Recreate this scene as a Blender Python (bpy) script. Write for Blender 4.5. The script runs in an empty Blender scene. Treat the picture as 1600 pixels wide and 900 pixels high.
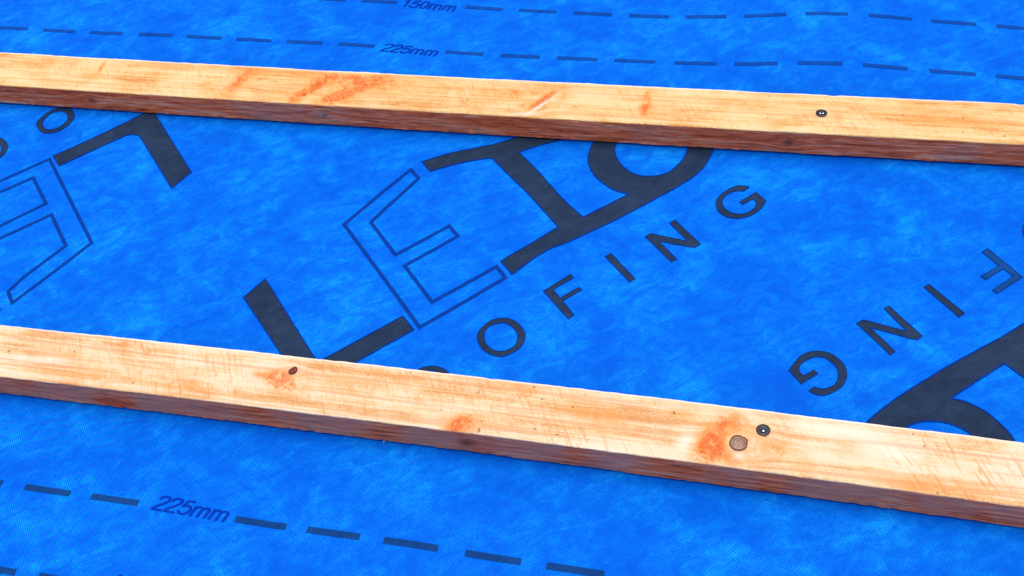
import bpy, bmesh, math, random
import numpy as np
from mathutils import Vector, noise as mnoise
random.seed(7)

# ------------------------------------------------------------------ camera, sky, sun
P = 0.060                        # one dash pitch of the printed lap line, metres
CAM_H = P / 0.08104861
F_PX = 1761.08
RX, RY, RZ = 0.68383413, 0.124137, 0.21892908
scene = bpy.context.scene
C = scene.collection
cd = bpy.data.cameras.new('camera'); cam = bpy.data.objects.new('camera', cd); C.objects.link(cam)
cam.location = (0, 0, CAM_H); cam.rotation_euler = (RX, RY, RZ)
cd.sensor_width = 36; cd.lens = F_PX / 1600 * 36; cd.clip_start = .02; cd.clip_end = 500
scene.camera = cam

SUN_ELEV, SUN_AZ = math.radians(86), math.radians(8)     # azimuth from +Y (behind the battens) towards +X
SUN_STRENGTH, SKY_STRENGTH = 1.75, 0.145
world = bpy.data.worlds.new('World'); scene.world = world; world.use_nodes = True
wn = world.node_tree.nodes; wl = world.node_tree.links
sky = wn.new('ShaderNodeTexSky'); sky.sky_type = 'NISHITA'; sky.sun_disc = False
sky.sun_elevation = SUN_ELEV; sky.sun_rotation = SUN_AZ; sky.dust_density = 3.0; sky.air_density = 1.0
wl.new(sky.outputs[0], wn['Background'].inputs[0]); wn['Background'].inputs[1].default_value = SKY_STRENGTH
sd = bpy.data.lights.new('sun', 'SUN'); sd.energy = SUN_STRENGTH; sd.angle = math.radians(45.0); sd.color = (1, .93, .84)
so = bpy.data.objects.new('sun', sd); C.objects.link(so)
so.location = (.3, 1, 3)
sdir = Vector((math.sin(SUN_AZ) * math.cos(SUN_ELEV), math.cos(SUN_AZ) * math.cos(SUN_ELEV), math.sin(SUN_ELEV)))
so.rotation_euler = (-sdir).to_track_quat('-Z', 'Y').to_euler()
vs = scene.view_settings
vs.view_transform = 'Standard'; vs.look = 'None'; vs.gamma = 1; vs.use_curve_mapping = False; vs.exposure = 0.25

# ------------------------------------------------------------------ geometry of the place
def rot():
    cx, sx, cy, sy, cz, sz = math.cos(RX), math.sin(RX), math.cos(RY), math.sin(RY), math.cos(RZ), math.sin(RZ)
    X = np.array([[1, 0, 0], [0, cx, -sx], [0, sx, cx]]); Y = np.array([[cy, 0, sy], [0, 1, 0], [-sy, 0, cy]])
    Z = np.array([[cz, -sz, 0], [sz, cz, 0], [0, 0, 1]])
    return Z @ Y @ X
RM = rot()
def pt(x, y, z=0.0):
    """where the printed mark measured at photo position x, y lies on the level z"""
    d = RM @ np.array([(x - 800) / F_PX, -(y - 450) / F_PX, -1.0])
    t = (z - CAM_H) / d[2]
    return (d[0] * t, d[1] * t)

UB = [(0,162),(200,173),(483,191),(533,196),(766,213),(900,220.5),(1066,230),(1266,240),(1466,253.5),(1600,259)]
LB = [(0,615),(267,647),(533,680),(766,709),(900,728),(1066,750.5),(1333,791),(1600,823)]
def edge_curve(L):
    q = np.array([pt(*a) for a in L]); c = np.polyfit(q[:, 0], q[:, 1], 2)
    xm = (q[0, 0], q[-1, 0])
    def f(x):
        xx = min(max(x, xm[0]), xm[1]); s = 2 * c[0] * xx + c[1]
        return c[0] * xx * xx + c[1] * xx + c[2] + s * (x - xx)
    return f
UY, LY = edge_curve(UB), edge_curve(LB)
U_H, U_W = .434 * P, .858 * P
L_H, L_W = .469 * P, .851 * P

BUMPS = [  # x, y, sx, sy, height: soft lifts of the loose membrane between the battens
    (*pt(1290, 30), .075, .10, .0075), (*pt(1290, 100), .07, .05, .004), (*pt(1010, 30), .09, .08, -.002),
    (*pt(690, 235), .10, .04, .0035), (*pt(600, 320), .07, .06, -.0015), (*pt(830, 390), .06, .06, .0025),
    (*pt(60, 300), .10, .06, .002), (*pt(380, 360), .12, .08, .003), (*pt(1250, 420), .11, .09, .004),
    (*pt(1500, 560), .07, .06, .0025), (*pt(500, 760), .12, .05, .003), (*pt(1050, 850), .12, .05, .0035),
    (*pt(200, 860), .10, .06, .003), (*pt(250, 30), .12, .08, .003)]
def hgt(x, y):
    h = 0.0
    for bx, by, sx, sy, a in BUMPS:
        u = (x - bx) / sx; v = (y - by) / sy; r = u * u + v * v
        if r < 12: h += a * math.exp(-r)
    h += .0008 * math.sin(x * 31 + 1.3 * math.sin(y * 17)) * math.sin(y * 23 + 2)
    if abs(x) < 2 and abs(y) < 3:
        for f, w in ((UY, U_W), (LY, L_W)):
            e = f(x); d = max(e - y, y - e - w, 0)
            k = min(d / .045, 1); k = k * k * (3 - 2 * k)
            h = h * k - .0020 * (1 - k)
    return h
def drape(x, y):
    z = 0
    for _ in range(5):
        q = pt(x, y, z); z = hgt(*q)
    return q

# ------------------------------------------------------------------ materials
class NT:
    def __init__(s, name):
        s.m = bpy.data.materials.new(name); s.m.use_nodes = True
        s.t = s.m.node_tree; s.n = s.t.nodes; s.l = s.t.links; s.b = s.n['Principled BSDF']
        s.geo = s.n.new('ShaderNodeTexCoord').outputs['Object']
    def put(s, a, sock):
        if hasattr(a, 'links') or hasattr(a, 'is_output'): s.l.new(a, sock)
        else: sock.default_value = a
    def math(s, op, a, b=0.0, c=0.0, clamp=False):
        n = s.n.new('ShaderNodeMath'); n.operation = op; n.use_clamp = clamp
        for i, v in enumerate((a, b, c)): s.put(v, n.inputs[i])
        return n.outputs[0]
    def mapping(s, scale=(1, 1, 1), rz=0, loc=(0, 0, 0), src=None):
        if rz and scale != (1, 1, 1): src = s.mapping(rz=rz, src=src)       # turn first, stretch after
        n = s.n.new('ShaderNodeMapping'); n.inputs['Scale'].default_value = scale
        n.inputs['Rotation'].default_value = (0, 0, 0 if scale != (1, 1, 1) else rz); n.inputs['Location'].default_value = loc
        s.l.new(src or s.geo, n.inputs[0]); return n.outputs[0]
    def noise(s, vec, scale, detail=4, rough=.55, dist=0):
        n = s.n.new('ShaderNodeTexNoise'); s.l.new(vec, n.inputs['Vector'])
        n.inputs['Scale'].default_value = scale; n.inputs['Detail'].default_value = detail
        n.inputs['Roughness'].default_value = rough; n.inputs['Distortion'].default_value = dist
        return n.outputs[0]
    def ramp(s, f, stops):
        n = s.n.new('ShaderNodeValToRGB'); s.put(f, n.inputs[0]); e = n.color_ramp.elements
        while len(e) < len(stops): e.new(.5)
        for el, (p, c) in zip(e, stops): el.position = p; el.color = (*c, 1) if len(c) == 3 else c
        return n.outputs[0]
    def rng(s, f, a, b, c=0., d=1.):
        n = s.n.new('ShaderNodeMapRange'); s.put(f, n.inputs[0])
        for i, v in zip((1, 2, 3, 4), (a, b, c, d)): n.inputs[i].default_value = v
        return n.outputs[0]
    def mix(s, f, a, b, mode='MIX'):
        n = s.n.new('ShaderNodeMix'); n.data_type = 'RGBA'; n.blend_type = mode
        s.put(f, n.inputs[0])
        s.put((*a, 1) if isinstance(a, tuple) and len(a) == 3 else a, n.inputs[6])
        s.put((*b, 1) if isinstance(b, tuple) and len(b) == 3 else b, n.inputs[7])
        return n.outputs[2]
    def sep(s, v):
        n = s.n.new('ShaderNodeSeparateXYZ'); s.l.new(v, n.inputs[0]); return n.outputs
    def comb(s, x, y, z):
        n = s.n.new('ShaderNodeCombineXYZ')
        for i, v in enumerate((x, y, z)): s.put(v, n.inputs[i])
        return n.outputs[0]
    def attr(s, name):
        n = s.n.new('ShaderNodeAttribute'); n.attribute_name = name; return n.outputs['Fac']
    def bump(s, h, strength, dist):
        n = s.n.new('ShaderNodeBump'); n.inputs['Strength'].default_value = strength
        n.inputs['Distance'].default_value = dist; s.put(h, n.inputs['Height'])
        s.l.new(n.outputs[0], s.b.inputs['Normal'])
    def out(s, col, rough=.7, spec=.3):
        s.put((*col, 1) if isinstance(col, tuple) and len(col) == 3 else col, s.b.inputs['Base Color'])
        s.put(rough, s.b.inputs['Roughness']); s.b.inputs['Specular IOR Level'].default_value = spec
        return s.m

def emboss(t):
    """thermal bond points of the non-woven sheet: a fine diamond grid"""
    w = t.noise(t.geo, 9, 2)
    x, y, _ = t.sep(t.mapping(rz=math.radians(6)))
    k = 2 * math.pi / .0023
    wob = t.math('MULTIPLY', w, 5.0)
    a = t.math('SINE', t.math('ADD', t.math('MULTIPLY', x, k), wob))
    b = t.math('SINE', t.math('SUBTRACT', t.math('MULTIPLY', y, k), wob))
    return t.math('MULTIPLY_ADD', t.math('MULTIPLY', a, b), .5, .5)

def cloud(t):
    f = t.noise(t.mapping(scale=(1, 1.4, 1), rz=.5), 15, 8, .66, .5)
    g = t.noise(t.mapping(scale=(1, 1.9, 1), rz=-.6, loc=(3, 1, 0)), 46, 7, .72, .8)
    return t.math('ADD', t.math('MULTIPLY', f, .5), t.math('MULTIPLY', g, .5))

def m_membrane():
    t = NT('blue_nonwoven')
    e = emboss(t); c = cloud(t)
    fib = t.noise(t.mapping(scale=(1, 3.2, 1), rz=.9), 330, 4, .75, .3)
    fib2 = t.noise(t.mapping(scale=(1, 3.5, 1), rz=-.5, loc=(5, 2, 0)), 280, 4, .75, .3)
    fl = t.math('MULTIPLY_ADD', t.math('ADD', fib, fib2), .5, -.5)
    v = t.math('ADD', c, t.math('MULTIPLY', t.math('SUBTRACT', e, .5), .30))
    v = t.math('ADD', v, t.math('MULTIPLY', fl, .34))
    col = t.ramp(v, [(.35, (.0, .086, .57)), (.46, (.0, .112, .64)), (.54, (.0, .134, .69)), (.61, (.001, .20, .79)), (.71, (.008, .37, .92))])
    h = t.math('ADD', t.math('MULTIPLY', e, .6), t.math('MULTIPLY', c, .8))
    t.bump(h, .35, .0005)
    return t.out(col, .7, .04)
def m_ink(name, dark, light, thin=False):
    t = NT(name)
    e = emboss(t); c = cloud(t)
    v = t.math('ADD', t.math('MULTIPLY', e, .66), t.math('MULTIPLY_ADD', c, 1.1, -.34))
    col = t.ramp(v, [(.25, dark), (.62, tuple((a + b) / 2 for a, b in zip(dark, light))), (.92, light)])
    t.bump(e, .35, .0004)
    return t.out(col, .7, .04)
M_MEM = m_membrane()
M_INK = m_ink('grey_black_ink', (.006, .011, .028), (.034, .068, .135))
M_EDGE = m_ink('ink_edge', (.0, .022, .20), (.001, .04, .34))
M_THIN = m_ink('thin_line_ink', (.0, .026, .20), (.003, .06, .36))
M_DASH = m_ink('dash_ink', (.0, .022, .115), (.012, .085, .30))
M_DASH_FAR = m_ink('far_dash_ink', (.0, .034, .24), (.008, .10, .44))  # same ink as the near dashes, distance blur mixed into the colour
M_FADE = m_ink('faded_ink', (.003, .022, .10), (.012, .12, .42))
M_TEXT = m_ink('lettering_ink', (.0, .024, .30), (.0, .042, .42))

def m_wood_face(name, seed, pale):
    t = NT(name)
    x, y, z = t.sep(t.geo)
    yy = t.math('ADD', y, t.attr('warp'))
    v = t.comb(t.math('MULTIPLY', x, 1.0), t.math('MULTIPLY', yy, 1.0), seed)
    g1 = t.noise(t.mapping(scale=(1.6, 75, 1), src=v), 2.4, 5, .6, .25)        # broad year rings
    g2 = t.noise(t.mapping(scale=(9, 260, 1), src=v), 3.0, 4, .65)              # fibres
    saw = t.noise(t.mapping(scale=(230, 30, 1), rz=-.55, src=v), 2.2, 4, .7)     # saw marks across
    blot = t.noise(t.mapping(scale=(1, 2.2, 1), src=v), 16, 5, .65, .5)         # resin / damp blotches
    stip = t.noise(v, 900, 3, .7)
    w = t.math('ADD', t.math('MULTIPLY', g1, .42), t.math('MULTIPLY', blot, .48))
    w = t.math('ADD', w, t.math('MULTIPLY', t.math('SUBTRACT', g2, .5), .30))
    w = t.math('ADD', w, t.math('MULTIPLY', t.math('SUBTRACT', saw, .5), .16))
    w = t.math('ADD', w, t.math('MULTIPLY', t.math('SUBTRACT', stip, .5), .34))
    if pale:
        col = t.ramp(w, [(.36, (.80, .66, .46)), (.44, (.79, .615, .38)), (.50, (.74, .50, .255)), (.58, (.66, .31, .12))])
    else:
        col = t.ramp(w, [(.36, (.80, .60, .32)), (.44, (.79, .545, .25)), (.50, (.73, .42, .155)), (.58, (.62, .23, .055))])
    ring = t.noise(t.mapping(scale=(2.2, 160, 1), src=v), 1.7, 2, .5, .1)
    lines = t.rng(ring, .56, .63)
    col = t.mix(t.math('MULTIPLY', lines, .45 if pale else .3), col, (.62, .24, .08))
    # stains traced on the real batten: mask attribute broken up with noise
    st = t.attr('stain')
    brk = t.noise(t.mapping(scale=(1, 1.5, 1), rz=.9), 210, 6, .8, .8)
    st = t.math('MULTIPLY', st, t.rng(t.noise(t.mapping(scale=(1, 1.5, 1), rz=.7), 75, 5, .7, .5), .38, .60, .35, 1.25))
    fan = t.noise(t.mapping(scale=(.45, 3.0, 1), rz=-.9), 230, 3, .6, .5)   # torn fibres lying across the grain
    dap = t.math('ADD', t.math('MULTIPLY', brk, .55), t.math('MULTIPLY', fan, .45))
    s2 = t.math('MULTIPLY', t.rng(st, .0, .50), t.rng(dap, .36, .54, .38, 1.0))
    s3 = t.math('MULTIPLY', t.rng(st, .35, 1.0), t.rng(dap, .40, .52))
    col = t.mix(t.math('MULTIPLY', s2, .95), col, (.79, .34, .095))
    col = t.mix(t.math('MULTIPLY', s3, .9), col, t.ramp(fan, [(.42, (.60, .060, .012)), (.60, (.74, .16, .035))]))
    # open pores and fuzz picked out in orange where the face is damp
    por = t.noise(t.mapping(scale=(1, 2.0, 1), rz=.25), 420, 4, .75, .4)
    pm = t.math('MULTIPLY', t.rng(por, .52, .62), t.rng(blot, .44, .60))
    col = t.mix(t.math('MULTIPLY', pm, .55), col, (.66, .24, .06))
    # curved saw strokes
    arc = t.noise(t.mapping(scale=(2.6, .30, 1), rz=-.50, src=v), 150, 3, .6, .6)
    am = t.math('MULTIPLY', t.rng(arc, .54, .62), t.rng(t.noise(v, 9, 3), .42, .56))
    col = t.mix(t.math('MULTIPLY', am, .62 if pale else .38), col, (.68, .28, .09))
    # small dark specks of dirt
    vo = t.n.new('ShaderNodeTexVoronoi'); t.l.new(v, vo.inputs['Vector']); vo.inputs['Scale'].default_value = 120
    dot = t.rng(vo.outputs['Distance'], .07, .15, 1, 0)
    sel = t.math('GREATER_THAN', t.sep(vo.outputs['Color'])[0], .84)
    col = t.mix(t.math('MULTIPLY', t.math('MULTIPLY', dot, sel), .75), col, (.28, .09, .03))
    pale_m = t.attr('pale')
    col = t.mix(pale_m, col, (.93, .82, .68))
    h = t.math('ADD', t.math('MULTIPLY', g2, .7), t.math('ADD', t.math('MULTIPLY', saw, .8), t.math('MULTIPLY', stip, .4)))
    t.bump(h, .5, .0007)
    return t.out(col, .85, .04)
def m_wood_side(name, seed, grey):
    t = NT(name)
    x, y, z = t.sep(t.geo)
    v = t.comb(x, t.math('ADD', z, t.attr('warp')), seed)
    g = t.noise(t.mapping(scale=(5, 95, 1), src=v), 2.6, 7, .72, .9)
    f = t.noise(t.mapping(scale=(30, 420, 1), src=v), 2.0, 5, .75, .3)
    p = t.noise(v, 11, 4, .6, .4)
    w = t.math('ADD', t.math('MULTIPLY', g, .62), t.math('MULTIPLY', f, .38))
    col = t.ramp(w, [(.40, (.30, .055, .028)), (.455, (.72, .13, .045)), (.52, (.93, .20, .07)), (.60, (.96, .46, .25))])
    gr = t.rng(p, .42 if grey else .56, .54 if grey else .70)
    col = t.mix(t.math('MULTIPLY', gr, .65 if grey else .35), col, (.60, .29, .20) if grey else (.40, .24, .20))
    kn = t.attr('stain')
    col = t.mix(kn, col, (.12, .05, .035))
    col = t.mix(t.math('MULTIPLY', t.attr('pale'), t.rng(f, .42, .56)), col, (.85, .50, .34))
    t.bump(t.math('ADD', g, f), .7, .0009)
    return t.out(col, .85, .05)

# ------------------------------------------------------------------ helpers
def tag(o, label=None, cat=None, group=None, kind=None):
    if label: o['label'] = label
    if cat: o['category'] = cat
    if group: o['group'] = group
    if kind: o['kind'] = kind
def link(name, bm, mats, parent=None, smooth=False):
    me = bpy.data.meshes.new(name); bm.to_mesh(me); bm.free()
    for m in mats if isinstance(mats, (list, tuple)) else [mats]: me.materials.append(m)
    if smooth:
        for p in me.polygons: p.use_smooth = True
    o = bpy.data.objects.new(name, me); C.objects.link(o); o.parent = parent
    return o

# ------------------------------------------------------------------ roof deck (setting) and membrane
bm = bmesh.new()
bmesh.ops.create_grid(bm, x_segments=2, y_segments=2, size=40)
for v in bm.verts: v.co.z = -.03
t = NT('deck_boards')
dn = t.noise(t.mapping(scale=(1, 12, 1)), 6, 5)
deck = link('roof_deck', bm, t.out(t.ramp(dn, [(.3, (.20, .13, .08)), (.7, (.34, .24, .15))]), .85))
tag(deck, kind='structure')

def axis(lo, hi, a, b, fine, coarse):
    s = list(np.arange(a, b, fine)); x = b
    while x < hi: s.append(x); x += coarse
    s.append(hi); x = a - coarse
    while x > lo: s.insert(0, x); x -= coarse
    s.insert(0, lo); return s
XS = axis(-4.5, 4.5, -.80, .95, .008, .1); YS = axis(-1.5, 4.5, .20, 1.12, .008, .1)
bm = bmesh.new()
grid = [[bm.verts.new((x, y, hgt(x, y))) for y in YS] for x in XS]
for i in range(len(XS) - 1):
    for j in range(len(YS) - 1):
        bm.faces.new((grid[i][j], grid[i + 1][j], grid[i + 1][j + 1], grid[i][j + 1]))
membrane = link('roofing_membrane', bm, M_MEM, smooth=True)
tag(membrane, 'bright blue embossed roofing underlay sheet printed with dark lettering, lying under the timber battens', 'roofing membrane')

# ------------------------------------------------------------------ printed marks, draped on the sheet
def smooth_poly(pts, sharp=42, sub=4):
    n = len(pts); pts = [np.array(p, float) for p in pts]; out = []
    def corner(i):
        a = pts[i] - pts[i - 1]; b = pts[(i + 1) % n] - pts[i]
        c = (a @ b) / (np.linalg.norm(a) * np.linalg.norm(b) + 1e-9)
        return math.degrees(math.acos(max(-1, min(1, c)))) > sharp
    cs = [corner(i) for i in range(n)]
    for i in range(n):
        p1, p2 = pts[i], pts[(i + 1) % n]
        p0 = pts[i - 1] if not cs[i] else 2 * p1 - p2
        p3 = pts[(i + 2) % n] if not cs[(i + 1) % n] else 2 * p2 - p1
        if cs[i] and cs[(i + 1) % n]: out.append(tuple(p1)); continue
        for k in range(sub):
            s = k / sub
            out.append(tuple(.5 * ((2 * p1) + (p2 - p0) * s + (2 * p0 - 5 * p1 + 4 * p2 - p3) * s * s + (3 * p1 - p0 - 3 * p2 + p3) * s ** 3)))
    return out
def densify(loop, step=.006, closed=True):
    out = []
    n = len(loop)
    for i in range(n if closed else n - 1):
        a, b = np.array(loop[i]), np.array(loop[(i + 1) % n]); k = max(1, int(np.linalg.norm(b - a) / step))
        for j in range(k): out.append(tuple(a + (b - a) * j / k))
    if not closed: out.append(tuple(loop[-1]))
    return out
def fill(bm, loops, z):
    edges = []
    for lp in loops:
        vv = [bm.verts.new((x, y, z)) for x, y in lp]
        edges += [bm.edges.new((vv[i], vv[(i + 1) % len(vv)])) for i in range(len(vv))]
    bmesh.ops.triangle_fill(bm, use_beauty=True, use_dissolve=False, edges=edges, normal=(0, 0, 1))
def strip(bm, loop, off_in, off_out, z, mi):
    """closed band along a loop, from off_in to off_out (left of travel is positive)"""
    n = len(loop); L = [np.array(p) for p in loop]; A = []; B = []
    for i in range(n):
        a = L[i] - L[i - 1]; b = L[(i + 1) % n] - L[i]
        a = a / (np.linalg.norm(a) + 1e-12); b = b / (np.linalg.norm(b) + 1e-12)
        na, nb = np.array((-a[1], a[0])), np.array((-b[1], b[0])); m = na + nb
        m = m / max(m @ m / 2, .25)
        A.append(L[i] + m * off_in); B.append(L[i] + m * off_out)
    va = [bm.verts.new((*p, z)) for p in A]; vb = [bm.verts.new((*p, z)) for p in B]
    for i in range(n):
        j = (i + 1) % n
        f = bm.faces.new((va[i], va[j], vb[j], vb[i])); f.material_index = mi
def slice_grid(bm, step=.012):
    xs = [v.co.x for v in bm.verts]; ys = [v.co.y for v in bm.verts]
    for ax, lo, hi in ((0, min(xs), max(xs)), (1, min(ys), max(ys))):
        k = math.ceil(lo / step) * step
        while k < hi:
            co = [0, 0, 0]; no = [0, 0, 0]; co[ax] = k; no[ax] = 1
            bmesh.ops.bisect_plane(bm, geom=bm.verts[:] + bm.edges[:] + bm.faces[:], dist=1e-7, plane_co=co, plane_no=no)
            k += step
def settle(bm):
    for v in bm.verts: v.co.z = hgt(v.co.x, v.co.y) + v.co.z
    bmesh.ops.recalc_face_normals(bm, faces=bm.faces[:])
    for f in bm.faces:
        if f.normal.z < 0: f.normal_flip()
def area(lp):
    return .5 * sum(lp[i][0] * lp[(i + 1) % len(lp)][1] - lp[(i + 1) % len(lp)][0] * lp[i][1] for i in range(len(lp)))
def px(L, s=1, ox=0, oy=0): return [(ox + a / s, oy + b / s) for a, b in L]
def mark(name, loops_px, parent, mats=(None, None), smooth=True, edge=.0011, z=.0004, sharp=42):
    loops = []
    for k, lp in enumerate(loops_px):
        lp = smooth_poly(lp, sharp) if smooth else lp
        lp = densify([drape(*q) for q in lp])
        if (area(lp) < 0) != (k > 0): lp = lp[::-1]      # outline counter-clockwise, holes clockwise
        loops.append(lp)
    bm = bmesh.new(); fill(bm, loops, z)
    for f in bm.faces: f.material_index = 0
    if edge:
        for lp in loops: strip(bm, lp, 0, edge, z + .0003, 1)
    slice_grid(bm); settle(bm)
    return link(name, bm, [mats[0] or M_INK, mats[1] or M_EDGE], parent)
def outline_mark(name, centre_px, parent, w=.0034):
    lp = densify([drape(*q) for q in centre_px]); bm = bmesh.new()
    strip(bm, lp, -w / 2, w / 2, .0004, 0)
    slice_grid(bm); settle(bm)
    return link(name, bm, [M_THIN], parent)

def logo(label):
    e = bpy.data.objects.new('printed_logo', None); C.objects.link(e); e.parent = membrane
    e['label'] = label
    return e
L1 = logo('printed lettering in the middle with outlined open letter and row of small letters')
L2 = logo('upside-down printed lettering at the left edge of the photo')
L3 = logo('upside-down printed lettering at the right edge of the photo')

# middle logo
E_C = [(641.7,265),(654,278.7),(624.5,306),(603,325),(579.5,347.5),(618,398.5),(701.7,353),(715.5,369),(632,415.5),
       (675,472),(776,416.5),(789.5,434),(655.5,511.5),(537.8,350.7),(602,296.5)]
outline_mark('outlined_letter', E_C, L1)
TB = [(658,253),(705,239),(770,225.8),(803,215.8),(860,199),(900,186),(915,205),(900,213),(870,221.7),(840,229),(811.7,238.3),
      (840,266),(879,309.5),(911,339),(945,322),(980,304),(964,299.5),(950,293),(930,277),(920,260),(918,247),(921,234),(926,224),
      (937,208),(965,194),(1005,186),(1055,185),(1095,195),(1113,210),(1118,224),(1115,236),(1109,248),(1100,262),(1084,277),(1055,295),(1020,314),
      (973,339),(949,351),(888,379),(866,387),(840,401),(799.6,430.5),(781.5,408.5),(800,397),(823,384),(871,355),(825,304),(798,278),(767.5,247.5),
      (737,252),(706.7,259),(671.7,268.8)]
HOLE = [(1073,233),(1069,245),(1058,258),(1044,269),(1026,274.4),(1006,275),(988,270),(973,259),(963,244),(961.6,232),(964,224),
        (975,210),(1010,200),(1050,203),(1070,216)]
mark('printed_letter', [TB, HOLE], L1)
LL = [(415.3,435),(492,558),(497,563),(507,560),(630,493),(648,515.7),(559,565.3),(505,596),(470,602),(379.7,465.3)]
mark('printed_letter', [LL], L1)
O_o = px([(97,700),(110,640),(160,580),(230,525),(310,500),(400,498),(480,525),(545,580),(585,650),(580,720),(540,790),(470,840),(390,875),(330,886),(250,872),(180,835),(125,775)], 6.43, 730, 420)
O_i = px([(175,680),(190,620),(240,575),(330,550),(390,555),(450,590),(495,645),(503,705),(480,765),(430,805),(350,828),(280,820),(220,785),(185,735)], 6.43, 730, 420)
sh = lambda L, dx, dy: [(a + dx, b + dy) for a, b in L]
mark('printed_letter', [O_o, O_i], L1, edge=.0006)
mark('printed_letter', [sh(O_o, -110.5, 75), sh(O_i, -110.5, 75)], L1, edge=.0006)
mark('printed_letter', [px([(762,227),(1040,55),(1073,92),(868,212),(935,292),(1125,185),(1158,213),(966,328),(1077,465),(1015,510)], 6.43, 730, 420)], L1, smooth=False, edge=.0006)
mark('printed_letter', [px([(110,533),(187,495),(473,790),(405,840)], 7.5, 930, 330)], L1, smooth=False, edge=.0006)
mark('printed_letter', [px([(578,298),(655,263),(1070,347),(868,143),(935,103),(1240,387),(1170,430),(1125,427),(757,360),(962,568),(890,600)], 7.5, 930, 330)], L1, smooth=False, edge=.0006)
mark('printed_letter', [px([(805,250),(720,235),(630,228),(530,245),(400,310),(280,400),(215,490),(205,570),(240,670),(320,745),(420,790),(540,810),(680,800),(800,765),(920,705),(1030,610),(1095,495),(910,343),(618,518),(680,568),(850,475),(890,490),(915,540),(890,610),(820,670),(720,715),(600,725),(480,700),(380,640),(335,570),(335,480),(400,400),(500,345),(600,325),(700,330)], 11.25, 1100, 270)], L1, edge=.0006)

# left logo (turned round)
outline_mark('outlined_letter', [(77.5,248.5),(143.5,379.5),(19.5,473),(12.5,456),(38,432.4),(103,384),(80.5,335.5),(-5,375),(-14,360),(72,318.5),(52,278),(-50,323),(-62,313)], L2)
mark('printed_letter', [[(82,244.4),(160,209),(223,178),(236,168),(243,178),(300,269),(268,295.6),(221,219),(215,213),(208,211.2),(200,212),(188,216.4),(92,260.4)]], L2, sharp=50)
mark('printed_letter', [[(-30,462),(0,480),(1.5,484),(-4,492),(-40,505)]], L2, smooth=False)
o1 = px([(506,330),(560,405),(620,432),(700,440),(800,420),(900,370),(1000,290),(1050,200),(1035,130),(990,85),(900,65),(800,88),(700,130),(600,200),(530,270)], 9, 0, 160)
i1 = px([(603,300),(620,350),(660,380),(720,385),(800,365),(880,320),(940,260),(950,210),(930,160),(880,132),(820,130),(740,150),(660,210),(620,255)], 9, 0, 160)
mark('printed_letter', [o1, i1], L2, edge=.0006)
mark('printed_letter', [sh(o1, -103.7, 48.5), sh(i1, -103.7, 48.5)], L2, edge=.0006)

# right logo (turned round)
mark('printed_letter', [px([(88,445),(180,320),(260,255),(350,222),(430,215),(530,225),(620,265),(700,325),(760,400),(778,480),(765,560),(715,635),(640,690),(560,725),(470,740),(390,720),(320,685),(395,630),(440,650),(510,655),(590,630),(640,590),(665,530),(665,470),(640,400),(580,340),(510,300),(440,288),(360,300),(280,340),(225,390),(215,440),(240,480),(270,500),(390,432),(440,480),(240,608)], 7.5, 1220, 520)], L3, edge=.0005)
mark('printed_letter', [px([(120,522),(200,482),(660,605),(418,363),(475,333),(845,662),(780,705),(710,692),(280,572),(550,828),(490,870)], 6.925, 1320, 430)], L3, smooth=False, edge=.0005)
mark('printed_letter', [px([(848,130),(910,98),(1298,415),(1235,462)], 6.925, 1320, 430)], L3, smooth=False, edge=.0005)
mark('printed_letter', [px([(200,385),(255,350),(590,620),(345,778),(298,745),(495,612),(405,545),(240,647),(188,615),(360,512)], 6, 1500, 330)], L3, mats=(M_FADE, M_EDGE), smooth=False, edge=.0005)
mark('printed_letter', [sh(O_o, 852, -168), sh(O_i, 852, -168)], L3, mats=(M_FADE, M_EDGE), edge=.0005)
mark('printed_letter', [px([(60,768),(130,705),(240,620),(400,515),(600,395),(800,285),(1000,175),(1114,105),(1300,0),(1420,120),(1300,640),(1200,550),(1114,480),(985,385),(800,500),(635,610),(720,630),(800,665),(870,705),(930,755),(1000,820),(1045,880),(1080,960),(1060,1040),(950,1090),(600,1080),(300,1000),(80,900),(25,830)], 4.285, 1340, 480),
      px([(345,800),(380,785),(430,772),(500,770),(580,778),(650,800),(700,820),(745,850),(790,900),(770,960),(650,1000),(400,960),(320,890),(318,830)], 4.285, 1340, 480)], L3)

# dashed lap lines
def dash_line(starts, centre, label, length=.69, w=.0050, mat=None):
    root = bpy.data.objects.new('lap_line', None); C.objects.link(root); root.parent = membrane; root['label'] = label
    q = np.array([drape(*c) for c in centre]); q = q[np.argsort(q[:, 0])]
    fy = lambda x: float(np.interp(x, q[:, 0], q[:, 1]))
    def fs(x): return (fy(x - .02) + 2 * fy(x) + fy(x + .02)) / 4
    cx = np.array([c[0] for c in centre]); cy = np.array([c[1] for c in centre])
    for s in starts:
        yv = float(np.interp(s, cx, cy))
        if s < cx[0]: yv = cy[0] + (s - cx[0]) * (cy[1] - cy[0]) / (cx[1] - cx[0])
        x0, y0 = drape(s, yv)
        n = 5; xs = [x0 + length * P * k / n for k in range(n + 1)]
        if x0 < q[0, 0] or xs[-1] > q[-1, 0]:
            a, b = (q[0], q[1]) if x0 < q[0, 0] else (q[-2], q[-1]); sl = (b[1] - a[1]) / (b[0] - a[0])
            ys = [y0 + sl * (x - x0) for x in xs]
        else: ys = [fs(x) for x in xs]
        lp = [(x, y - w / 2) for x, y in zip(xs, ys)] + [(x, y + w / 2) for x, y in list(zip(xs, ys))[::-1]]
        bm = bmesh.new(); fill(bm, [densify(lp)], .0004); slice_grid(bm); settle(bm)
        link('dash', bm, [mat or M_DASH], root)
    return root
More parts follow.
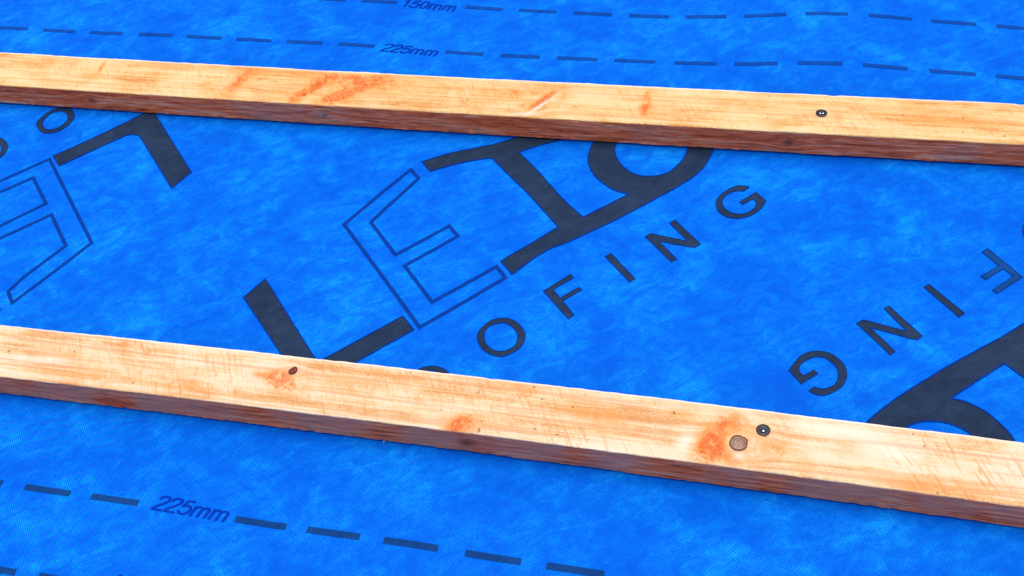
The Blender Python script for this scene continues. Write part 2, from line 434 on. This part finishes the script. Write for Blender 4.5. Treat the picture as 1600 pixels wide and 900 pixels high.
U225 = [(-20,42.5),(20,44),(93,48.5),(167,52),(243,54.5),(318,58.5),(396,62.5),(476,66.3),(533,68.7),(586,72.3),(724.7,83.3),(811,88.3),(900.7,91.7),(991,95.7),(1091,99),(1181,100),(1281,99.3),(1383,104),(1486,113),(1578,120.7),(1680,129)]
D1 = dash_line([-5,68,141,217,292,369,448,529,696,782,870,960,1054,1147,1247,1348,1452,1556], U225, 'dashed line just above the upper batten', mat=M_DASH_FAR)
U150 = [(300,-16),(400,-8),(500,-2),(593,2.8),(756,13),(839,17.7),(925.7,22),(1013,25.5),(1102.7,26),(1195,24.7),(1292,21.5),(1390,25.8),(1489.6,35.4),(1580,43),(1680,51)]
D2 = dash_line([408,487,566,728,811,896,983,1072,1163,1258,1357,1455,1557], U150, 'dashed line along the top edge of the photo', mat=M_DASH_FAR)
L225 = [(-70,744),(5,755.5),(75,766.5),(182,781),(407,818),(522,833.5),(643,850),(770,871.5),(899,890.5),(1010,909)]
D3 = dash_line([-65,39,143,368,480,600,727,854], L225, 'dashed line below the lower batten', w=.0052)
L150 = [(-60,881),(15,893),(100,907),(300,940),(560,985)]
D4 = dash_line([-48,61,290,405], L150, 'dashed line at the bottom left corner of the photo', w=.0052)

GLYPH = {
 '2': (.56, [[(.06,.72),(.09,.86),(.18,.94),(.28,.955),(.40,.92),(.465,.83),(.47,.72),(.42,.60),(.29,.44),(.15,.28),(.07,.17),(.03,.05)], [(.0,.045),(.49,.045)]]),
 '5': (.56, [[(.48,.915),(.13,.915)], [(.15,.94),(.085,.48)], [(.07,.50),(.17,.595),(.27,.62),(.39,.575),(.47,.46),(.48,.32),(.43,.16),(.34,.07),(.24,.045),(.13,.08),(.06,.16),(.035,.26)]]),
 '1': (.56, [[(.10,.72),(.20,.79),(.30,.93)], [(.31,.97),(.31,.0)]]),
 '0': (.56, [[(.26 + .20 * math.sin(k / 24 * 2 * math.pi), .485 + .445 * math.cos(k / 24 * 2 * math.pi)) for k in range(25)]]),
 'm': (.83, [[(.075,.0),(.075,.70)], [(.075,.46),(.11,.58),(.20,.655),(.30,.645),(.37,.57),(.385,.45),(.385,.0)], [(.385,.46),(.42,.58),(.51,.655),(.61,.645),(.68,.57),(.695,.45),(.695,.0)]])}
def lettering(txt, base, end, parent, caph):
    a, b = np.array(drape(*base)), np.array(drape(*end))
    total = sum(GLYPH[c][0] for c in txt) - .10
    ux = (b - a) / (total + .14); bm = bmesh.new(); x = 0; lay = 0
    for c in txt:
        for st in GLYPH[c][1]:
            P2 = [np.array(p) for p in st]
            if len(P2) > 3:                               # round the strokes
                Q = []
                for i in range(len(P2) - 1):
                    p0 = P2[i - 1] if i else P2[0]; p3 = P2[min(i + 2, len(P2) - 1)]; p1, p2 = P2[i], P2[i + 1]
                    for k in range(3):
                        u = k / 3; Q.append(.5 * (2 * p1 + (p2 - p0) * u + (2 * p0 - 5 * p1 + 4 * p2 - p3) * u * u + (3 * p1 - p0 - 3 * p2 + p3) * u ** 3))
                P2 = Q + [P2[-1]]
            up = []; dn = []; lay += 1
            for i, p in enumerate(P2):
                d = P2[min(i + 1, len(P2) - 1)] - P2[max(i - 1, 0)]; d = d / np.linalg.norm(d); n = np.array((-d[1], d[0])) * .062
                for arr, q in ((up, p + n), (dn, p - n)):
                    w = a + ux * (x + q[0] + .21 * q[1]); arr.append(bm.verts.new((w[0], w[1] + q[1] * caph, .0004 + .00003 * (lay % 4))))
            for i in range(len(P2) - 1): bm.faces.new((dn[i], dn[i + 1], up[i + 1], up[i]))
        x += GLYPH[c][0]
    slice_grid(bm); settle(bm)
    return link('lettering', bm, [M_TEXT], parent)
CAPH = drape(250.5, 773)[1] - drape(241, 796.3)[1]
lettering('225mm', (235.5, 796), (353.5, 817), D3, CAPH)
lettering('225mm', (593.5, 80), (683, 88.5), D1, CAPH)
lettering('150mm', (623, 10.4), (711, 18.5), D2, CAPH)
lettering('150mm', (163, 920.5), (268, 940), D4, CAPH)

# ------------------------------------------------------------------ battens
def gauss(x, y, cx, cy, ang, sx, sy):
    dx, dy = x - cx, y - cy; c, s = math.cos(ang), math.sin(ang)
    u = (dx * c + dy * s) / sx; v = (-dx * s + dy * c) / sy
    return math.exp(-(u * u + v * v))
def batten(fy, W, Hh, x0, x1, face_m, side_m, stains, pales, knots, side_knots, side_pales, seed):
    """long sawn bar: cross-section rings every 2 mm, the arrises wander and chip"""
    r = .0009
    nt, ns = 26, 13
    prof = []                                        # (y, z, region): near side up, top to the far side, down
    for k in range(ns + 1): prof.append((0, r + (Hh - 2 * r) * k / ns, 1))
    prof.append((r * .3, Hh - r * .3, 0))
    for k in range(nt + 1): prof.append((r + (W - 2 * r) * k / nt, Hh, 0))
    prof.append((W - r * .3, Hh - r * .3, 0))
    for k in range(5): prof.append((W, Hh - r - (Hh - 2 * r) * k / 4, 1))
    prof.append((W - r, 0, 1)); prof.append((r, 0, 1))
    n = len(prof)
    xs = []; x = x0
    while x < x1: xs.append(x); x += .002 if -.8 < x < .95 else .01
    V = []; F = []; MI = []; st = []; pa = []; wp = []
    iN, iF = ns + 1, ns + 1 + nt + 2
    for x in xs:
        nz = lambda f, s: mnoise.noise(Vector((x * f, seed + s, 0)))
        e1 = .0005 * nz(18, 1) + .0003 * nz(90, 2) + .0005 * nz(260, 21) - .0022 * max(0, nz(40, 3) - .42) - .0012 * max(0, nz(300, 31) - .2)
        e2 = .0005 * nz(18, 4) + .0003 * nz(110, 5) - .0018 * max(0, nz(50, 6) - .38)
        e3 = .0008 * nz(20, 7) + .0009 * nz(150, 8) + .0016 * max(0, nz(160, 9) - .35)
        yb = fy(x)
        for i, (py, pz, reg) in enumerate(prof):
            dy = dz = 0.0
            ft = max(0, 1 - abs(py) / .006); fh = max(0, 1 - abs(pz - Hh) / .006)
            dy -= e1 * ft * fh; dz += e1 * ft * fh * .8
            ff = max(0, 1 - abs(py - W) / .004)
            dy += e2 * ff * fh; dz += e2 * ff * fh * .7
            if reg == 1 and py == 0: dy += -e3 * max(0, 1 - pz / .006) + .00035 * mnoise.noise(Vector((x * 60, pz * 260, seed)))
            if reg == 0: dz += .00025 * mnoise.noise(Vector((x * 50, py * 220, seed + 9)))
            V.append((x, yb + py + dy, pz + dz))
            X, Yv = x, yb + py
            s = p = w = 0.0
            if reg == 0:
                for a in stains:
                    if abs(x - a[0]) < 3 * a[3] + .02: s += a[5] * gauss(X, Yv, a[0], a[1], a[2], a[3], a[4])
                for a in pales:
                    if abs(x - a[0]) < .05: p += a[5] * gauss(X, Yv, a[0], a[1], a[2], a[3], a[4])
                if abs(py - W) < .0026: p += .75  # highlight on the far arris, painted in through the pale mask
                for kx, ky, kr in knots:
                    d2 = ((X - kx) / (kr * 3.2)) ** 2 + ((Yv - ky) / (kr * 1.7)) ** 2
                    w += -kr * 1.4 * ((Yv - ky) / (kr * 1.4)) * math.exp(-d2) * 2.2
            else:
                for kx, kz, kr in side_knots:
                    s += .9 * gauss(X, pz, kx, kz, 0, kr * 1.3, kr); w += (kz - pz) * gauss(X, pz, kx, kz, 0, kr * 4, kr * 2.5)
                for kx, kz, kr in side_pales: p += .7 * gauss(X, pz, kx, kz, .2, kr * 1.8, kr)
                p += .25 * max(0, 1 - pz / .002)
            st.append(min(1.4, s)); pa.append(min(1, p)); wp.append(w)
    for k in range(len(xs) - 1):
        for i in range(n):
            j = (i + 1) % n
            F.append((k * n + i, (k + 1) * n + i, (k + 1) * n + j, k * n + j))
            MI.append(0 if (iN - 1 < i + .5 < iF) else 1)
    F.append(tuple(range(n))); MI.append(1); F.append(tuple(range((len(xs) - 1) * n, len(xs) * n))[::-1]); MI.append(1)
    me = bpy.data.meshes.new('timber_batten'); me.from_pydata(V, [], F)
    me.materials.append(face_m); me.materials.append(side_m)
    me.polygons.foreach_set('material_index', MI)
    for nm, arr in (('stain', st), ('pale', pa), ('warp', wp)):
        at = me.attributes.new(nm, 'FLOAT', 'POINT'); at.data.foreach_set('value', arr)
    bm = bmesh.new(); bm.from_mesh(me); bmesh.ops.recalc_face_normals(bm, faces=bm.faces[:]); bm.to_mesh(me); bm.free()
    me.update()
    o = bpy.data.objects.new('timber_batten', me); C.objects.link(o)
    return o
def S(a, b, z, width, strength):
    strength = strength * 1.25 if strength < .9 else strength * 1.15
    """a stain streak from photo point a to b on the face at height z"""
    p, q = np.array(pt(*a, z)), np.array(pt(*b, z)); d = q - p
    return (*((p + q) / 2), math.atan2(d[1], d[0]), max(np.linalg.norm(d) / 2, .002), width, strength)

zu, zl = U_H, L_H
up_st = [S((165,95),(150,118),zu,.002,.7), S((150,118),(120,135),zu,.004,.25), S((30,95),(110,100),zu,.008,.3),
         S((330,102),(420,112),zu,.006,.5), S((400,110),(345,152),zu,.010,.6), S((385,112),(375,125),zu,.008,.5), S((515,120),(455,160),zu,.006,1.3), S((592,122),(505,162),zu,.0075,1.3), S((550,140),(500,160),zu,.006,.8), S((460,125),(640,132),zu,.010,.4), S((430,140),(470,155),zu,.008,.35),
         S((470,115),(620,128),zu,.006,.5), S((868,143),(826,172),zu,.0035,1.6), S((835,150),(760,152),zu,.006,.35), S((890,145),(870,158),zu,.006,.4),
         S((700,140),(560,150),zu,.010,.22), S((1012,143),(1008,178),zu,.004,.8), S((1040,165),(980,180),zu,.009,.3), S((1100,160),(1220,168),zu,.006,.4),
         S((1380,180),(1560,190),zu,.010,.35), S((1300,165),(1370,175),zu,.006,.3), S((200,100),(320,105),zu,.006,.3), S((740,140),(860,145),zu,.005,.4)]
up_pa = [S((864,152),(822,180),zu,.0016,.6), S((845,177),(790,179),zu,.002,.45)]
lo_st = [S((420,592),(480,608),zl,.006,.32), S((415,585),(450,582),zl,.005,.4), S((480,595),(620,610),zl,.007,.25), S((458,590),(395,585),zl,.006,.5), S((470,610),(420,600),zl,.006,.35), S((695,674),(740,655),zl,.006,.75),
         S((690,650),(760,668),zl,.008,.35), S((1132,660),(1095,716),zl,.0070,1.1), S((1160,650),(1110,668),zl,.007,.45), S((1100,688),(1125,715),zl,.007,1.2), S((1085,712),(1180,722),zl,.006,.5),
         S((1180,690),(1260,720),zl,.006,.45), S((1140,660),(1180,675),zl,.007,.35), S((760,590),(850,615),zl,.006,.3), S((880,640),(980,660),zl,.008,.35),
         S((1040,640),(1100,650),zl,.007,.3), S((230,590),(340,610),zl,.006,.3), S((60,540),(160,575),zl,.005,.25), S((1350,750),(1560,770),zl,.007,.28),
         S((60,580),(200,600),zl,.005,.3), S((560,575),(640,590),zl,.005,.25), S((1310,700),(1340,690),zl,.010,.25)]
lo_pa = [S((1145,712),(1165,714),zl,.003,.45), S((1240,665),(1400,680),zl,.006,.45), S((20,560),(120,565),zl,.004,.4), S((1060,700),(1080,680),zl,.005,.5),
         S((980,715),(880,700),zl,.004,.4), S((1350,700),(1450,715),zl,.006,.4)]
KN = [(*pt(1154, 693, zl), .0062), (*pt(458, 580, zl), .0030), (*pt(722, 668, zl), .004)]
KU = [(*pt(835, 165, zu), .004), (*pt(540, 140, zu), .006)]
def SK(x, y, r):
    """knot on the near side: its place along the batten from the photo, its height from the batten"""
    q = pt(x, y, .013); return (q[0], .013, r)
bu = batten(UY, U_W, U_H, -1.35, 1.6, m_wood_face('sawn_orange_face', 3.1, False), m_wood_side('sawn_red_side', 5.2, False),
            up_st, up_pa, KU, [SK(145,153,.0028), SK(505,181,.0045), SK(1232,226,.004)], [SK(1072,212,.003), SK(495,184,.004), SK(515,178,.003)], 11.0)
tag(bu, 'upper sawn timber batten, narrower looking, with diagonal orange streaks and a reddish brown front edge', 'batten', 'timber battens fixed across the membrane')
bl = batten(LY, L_W, L_H, -1.2, 1.45, m_wood_face('sawn_pale_face', 8.4, True), m_wood_side('sawn_grey_side', 1.9, True),
            lo_st, lo_pa, KN, [SK(730,690,.005)], [SK(975,728,.004)], 37.0)
tag(bl, 'lower sawn timber batten, pale, with a round brown knot and a greyish front edge', 'batten', 'timber battens fixed across the membrane')

def disc(bm, cx, cy, z, rx, ry, ang, rings, top=0.0, wob=.06, seed=1.0):
    c, s = math.cos(ang), math.sin(ang); prev = None
    cen = bm.verts.new((cx, cy, z + top))
    for k in range(1, rings + 1):
        f = k / rings; cur = []
        for i in range(32):
            a = 2 * math.pi * i / 32; w = 1 + wob * mnoise.noise(Vector((math.cos(a) * 1.5, math.sin(a) * 1.5, seed)))
            x, y = rx * f * w * math.cos(a), ry * f * w * math.sin(a)
            cur.append(bm.verts.new((cx + x * c - y * s, cy + x * s + y * c, z + top * (1 - f ** 3))))
        for i in range(32):
            j = (i + 1) % 32
            if prev: bm.faces.new((prev[i], cur[i], cur[j], prev[j]))
            else: bm.faces.new((cen, cur[i], cur[j]))
        prev = cur
    return prev
def skirt(bm, ring, z):
    low = [bm.verts.new((v.co.x, v.co.y, z)) for v in ring]
    for i in range(len(ring)):
        j = (i + 1) % len(ring); bm.faces.new((ring[i], low[i], low[j], ring[j]))
def m_knot(name, cx, cy, a, b, k=3200):
    t = NT(name); x, y, _ = t.sep(t.geo)
    dx, dy = t.math('SUBTRACT', x, cx), t.math('SUBTRACT', y, cy)
    d = t.math('SQRT', t.math('ADD', t.math('MULTIPLY', dx, dx), t.math('MULTIPLY', dy, dy)))
    n = t.noise(t.geo, 300, 4, .6)
    w = t.math('SINE', t.math('ADD', t.math('MULTIPLY', d, k), t.math('MULTIPLY', n, 11)))
    w = t.math('ADD', t.math('MULTIPLY', w, .12), t.math('MULTIPLY', n, 1.0))
    t.bump(w, .5, .0005)
    return t.out(t.ramp(w, [(.2, a), (.75, b)]), .8, .15)
def knot(x, y, z, rx, ry, ang, parent, a, b, rim, label, seed, wob=.12):
    q = pt(x, y, z); bm = bmesh.new()
    ring = disc(bm, *q, z + .0006, rx, ry, ang, 4, .0002, wob, seed); skirt(bm, ring, z - .002)
    o = link('knot', bm, m_knot('knot_wood', q[0], q[1], a, b), parent); o['label'] = label
    bm = bmesh.new()                                   # dark bark ring round the knot
    lp = [(v[0], v[1]) for v in [(q[0] + (rx * math.cos(u) * math.cos(ang) - ry * math.sin(u) * math.sin(ang)) * (1 + wob * mnoise.noise(Vector((math.cos(u) * 1.5, math.sin(u) * 1.5, seed)))),
                                  q[1] + (rx * math.cos(u) * math.sin(ang) + ry * math.sin(u) * math.cos(ang)) * (1 + wob * mnoise.noise(Vector((math.cos(u) * 1.5, math.sin(u) * 1.5, seed))))) for u in [2 * math.pi * i / 32 for i in range(32)]]]
    strip(bm, lp, -.0005, .0002, z + .0009, 0)
    r = [v for v in bm.verts]
    t = NT('bark_ring'); link('bark_ring', bm, t.out(rim, .9), o)
knot(1154, 693, L_H, .0060, .0058, .2, bl, (.15, .08, .055), (.46, .28, .20), (.12, .035, .015), 'round grey-brown knot', 2.0)
knot(458, 580, L_H, .0027, .0034, -.6, bl, (.06, .006, .008), (.30, .07, .04), (.10, .015, .01), 'small dark red knot', 5.0, .3)

# ------------------------------------------------------------------ screws driven into the battens
t = NT('black_phosphate'); bn = t.noise(t.geo, 700, 3)
M_SCR = t.out(t.ramp(bn, [(.35, (.012, .012, .016)), (.7, (.06, .06, .075))]), .38, .6); t.b.inputs['Metallic'].default_value = .55
t = NT('glint_steel'); M_STEEL = t.out((.75, .76, .80), .22, .6); t.b.inputs['Metallic'].default_value = 1.0
t = NT('screw_hole_shadowed_rim'); M_RIM_SHADE = t.out((.16, .055, .03), .9)
def screw(x, y, z, R, tilt, label, recess_r, flat):
    q = pt(x, y, z)
    root = bpy.data.objects.new('screw', None); C.objects.link(root); root.location = (q[0], q[1], z)
    root.rotation_euler = tilt
    tag(root, label, 'screw', 'screws holding the battens')
    bm = bmesh.new(); N = 40
    prof = [(recess_r, .0003), (recess_r * 1.12, .0008), (R * .70, .0008), (R * .90, .0009), (R, .0006), (R, .0), (R * .35, -.003), (R * .33, -.02)]
    rings = []
    for r, h in prof: rings.append([bm.verts.new((r * math.cos(2 * math.pi * i / N), r * math.sin(2 * math.pi * i / N), h)) for i in range(N)])
    for a, b in zip(rings, rings[1:]):
        for i in range(N): bm.faces.new((a[i], b[i], b[(i + 1) % N], a[(i + 1) % N]))
    link('head', bm, M_SCR, root, smooth=True)
    bm = bmesh.new()                                   # cross recess: walls and a floor with worn wings
    def star(rad, h):
        o = []
        for i in range(N):
            a = 2 * math.pi * i / N + .6; k = abs(math.cos(2 * a)) ** 3
            o.append(bm.verts.new((rad * (.55 + .45 * k) * math.cos(a), rad * (.55 + .45 * k) * math.sin(a), h)))
        return o
    up = [bm.verts.new((recess_r * 1.02 * math.cos(2 * math.pi * i / N + .6), recess_r * 1.02 * math.sin(2 * math.pi * i / N + .6), .00065)) for i in range(N)]
    a1, a2 = star(recess_r, .0006), star(recess_r * .6, .00025)
    for a, b in ((up, a1), (a1, a2)):
        for i in range(N): bm.faces.new((a[i], b[i], b[(i + 1) % N], a[(i + 1) % N]))
    bm.faces.new(a2)
    link('drive_recess', bm, M_SCR, root)
    bm = bmesh.new()                                   # glints imitated by small bright steel cones in the recess
    for (cx, cy, rr) in flat:
        vv = [bm.verts.new((cx + rr * math.cos(2 * math.pi * i / 14), cy + rr * .8 * math.sin(2 * math.pi * i / 14), .0004)) for i in range(14)]
        top = bm.verts.new((cx, cy, .0010))
        for i in range(14): bm.faces.new((vv[i], vv[(i + 1) % 14], top))
    link('recess_glint', bm, M_STEEL, root, smooth=True)
    bm = bmesh.new()  # dark ring: shade of the sunk hole put into the crushed rim's colour
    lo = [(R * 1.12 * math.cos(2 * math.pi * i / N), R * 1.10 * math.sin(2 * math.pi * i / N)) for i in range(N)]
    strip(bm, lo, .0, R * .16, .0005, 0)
    link('crushed_shaded_rim', bm, M_RIM_SHADE, root)
screw(1192.5, 672.5, L_H, .0046, (0, 0, 0), 'black countersunk screw with bright centre, beside the round knot in the lower batten', .0022, [(.0002, -.0005, .0010)])
screw(1283.5, 177.3, U_H, .0046, (0, 0, 0), 'black countersunk screw alone in the right half of the upper batten', .0026, [(-.0010, -.0002, .0009), (.0014, 0, .0008)])

# ------------------------------------------------------------------ stray wood slivers along the lower batten
t = NT('torn_wood'); M_SLIV = t.out((.62, .42, .36), .85, .1)
def sliver(x, y, length, ang, label):
    q = pt(x, y, .001); rnd = random.Random(int(x))
    bm = bmesh.new(); prev = None; n = 6
    for k in range(n + 1):
        f = k / n - .5; w = .00045 * (1 - abs(f * 2) ** 2) + .00008; bend = .15 * length * (f * f)
        c = Vector((f * length, bend, .0006 + .0006 * rnd.random()))
        cur = [bm.verts.new(c + Vector((0, w * math.cos(a), w * math.sin(a)))) for a in (0, 1.57, 3.14, 4.71)]
        if prev:
            for i in range(4): bm.faces.new((prev[i], cur[i], cur[(i + 1) % 4], prev[(i + 1) % 4]))
        else: bm.faces.new(cur)
        prev = cur
    bm.faces.new(prev[::-1])
    bmesh.ops.recalc_face_normals(bm, faces=bm.faces[:])
    o = link('wood_sliver', bm, M_SLIV); o.location = (q[0], q[1], max(hgt(*q), 0)); o.rotation_euler = (0, 0, ang)
    tag(o, label, 'splinter', 'slivers along the lower batten')
sliver(600, 689.5, .0026, 1.2, 'tiny pale wood sliver on the blue sheet below the small dark red knot')
sliver(1385, 791.5, .0060, -.35, 'tiny pale wood sliver at the foot of the lower batten, right of the round knot')
sliver(1561, 817.5, .0045, .3, 'tiny pale wood sliver at the foot of the lower batten, nearest the right edge')
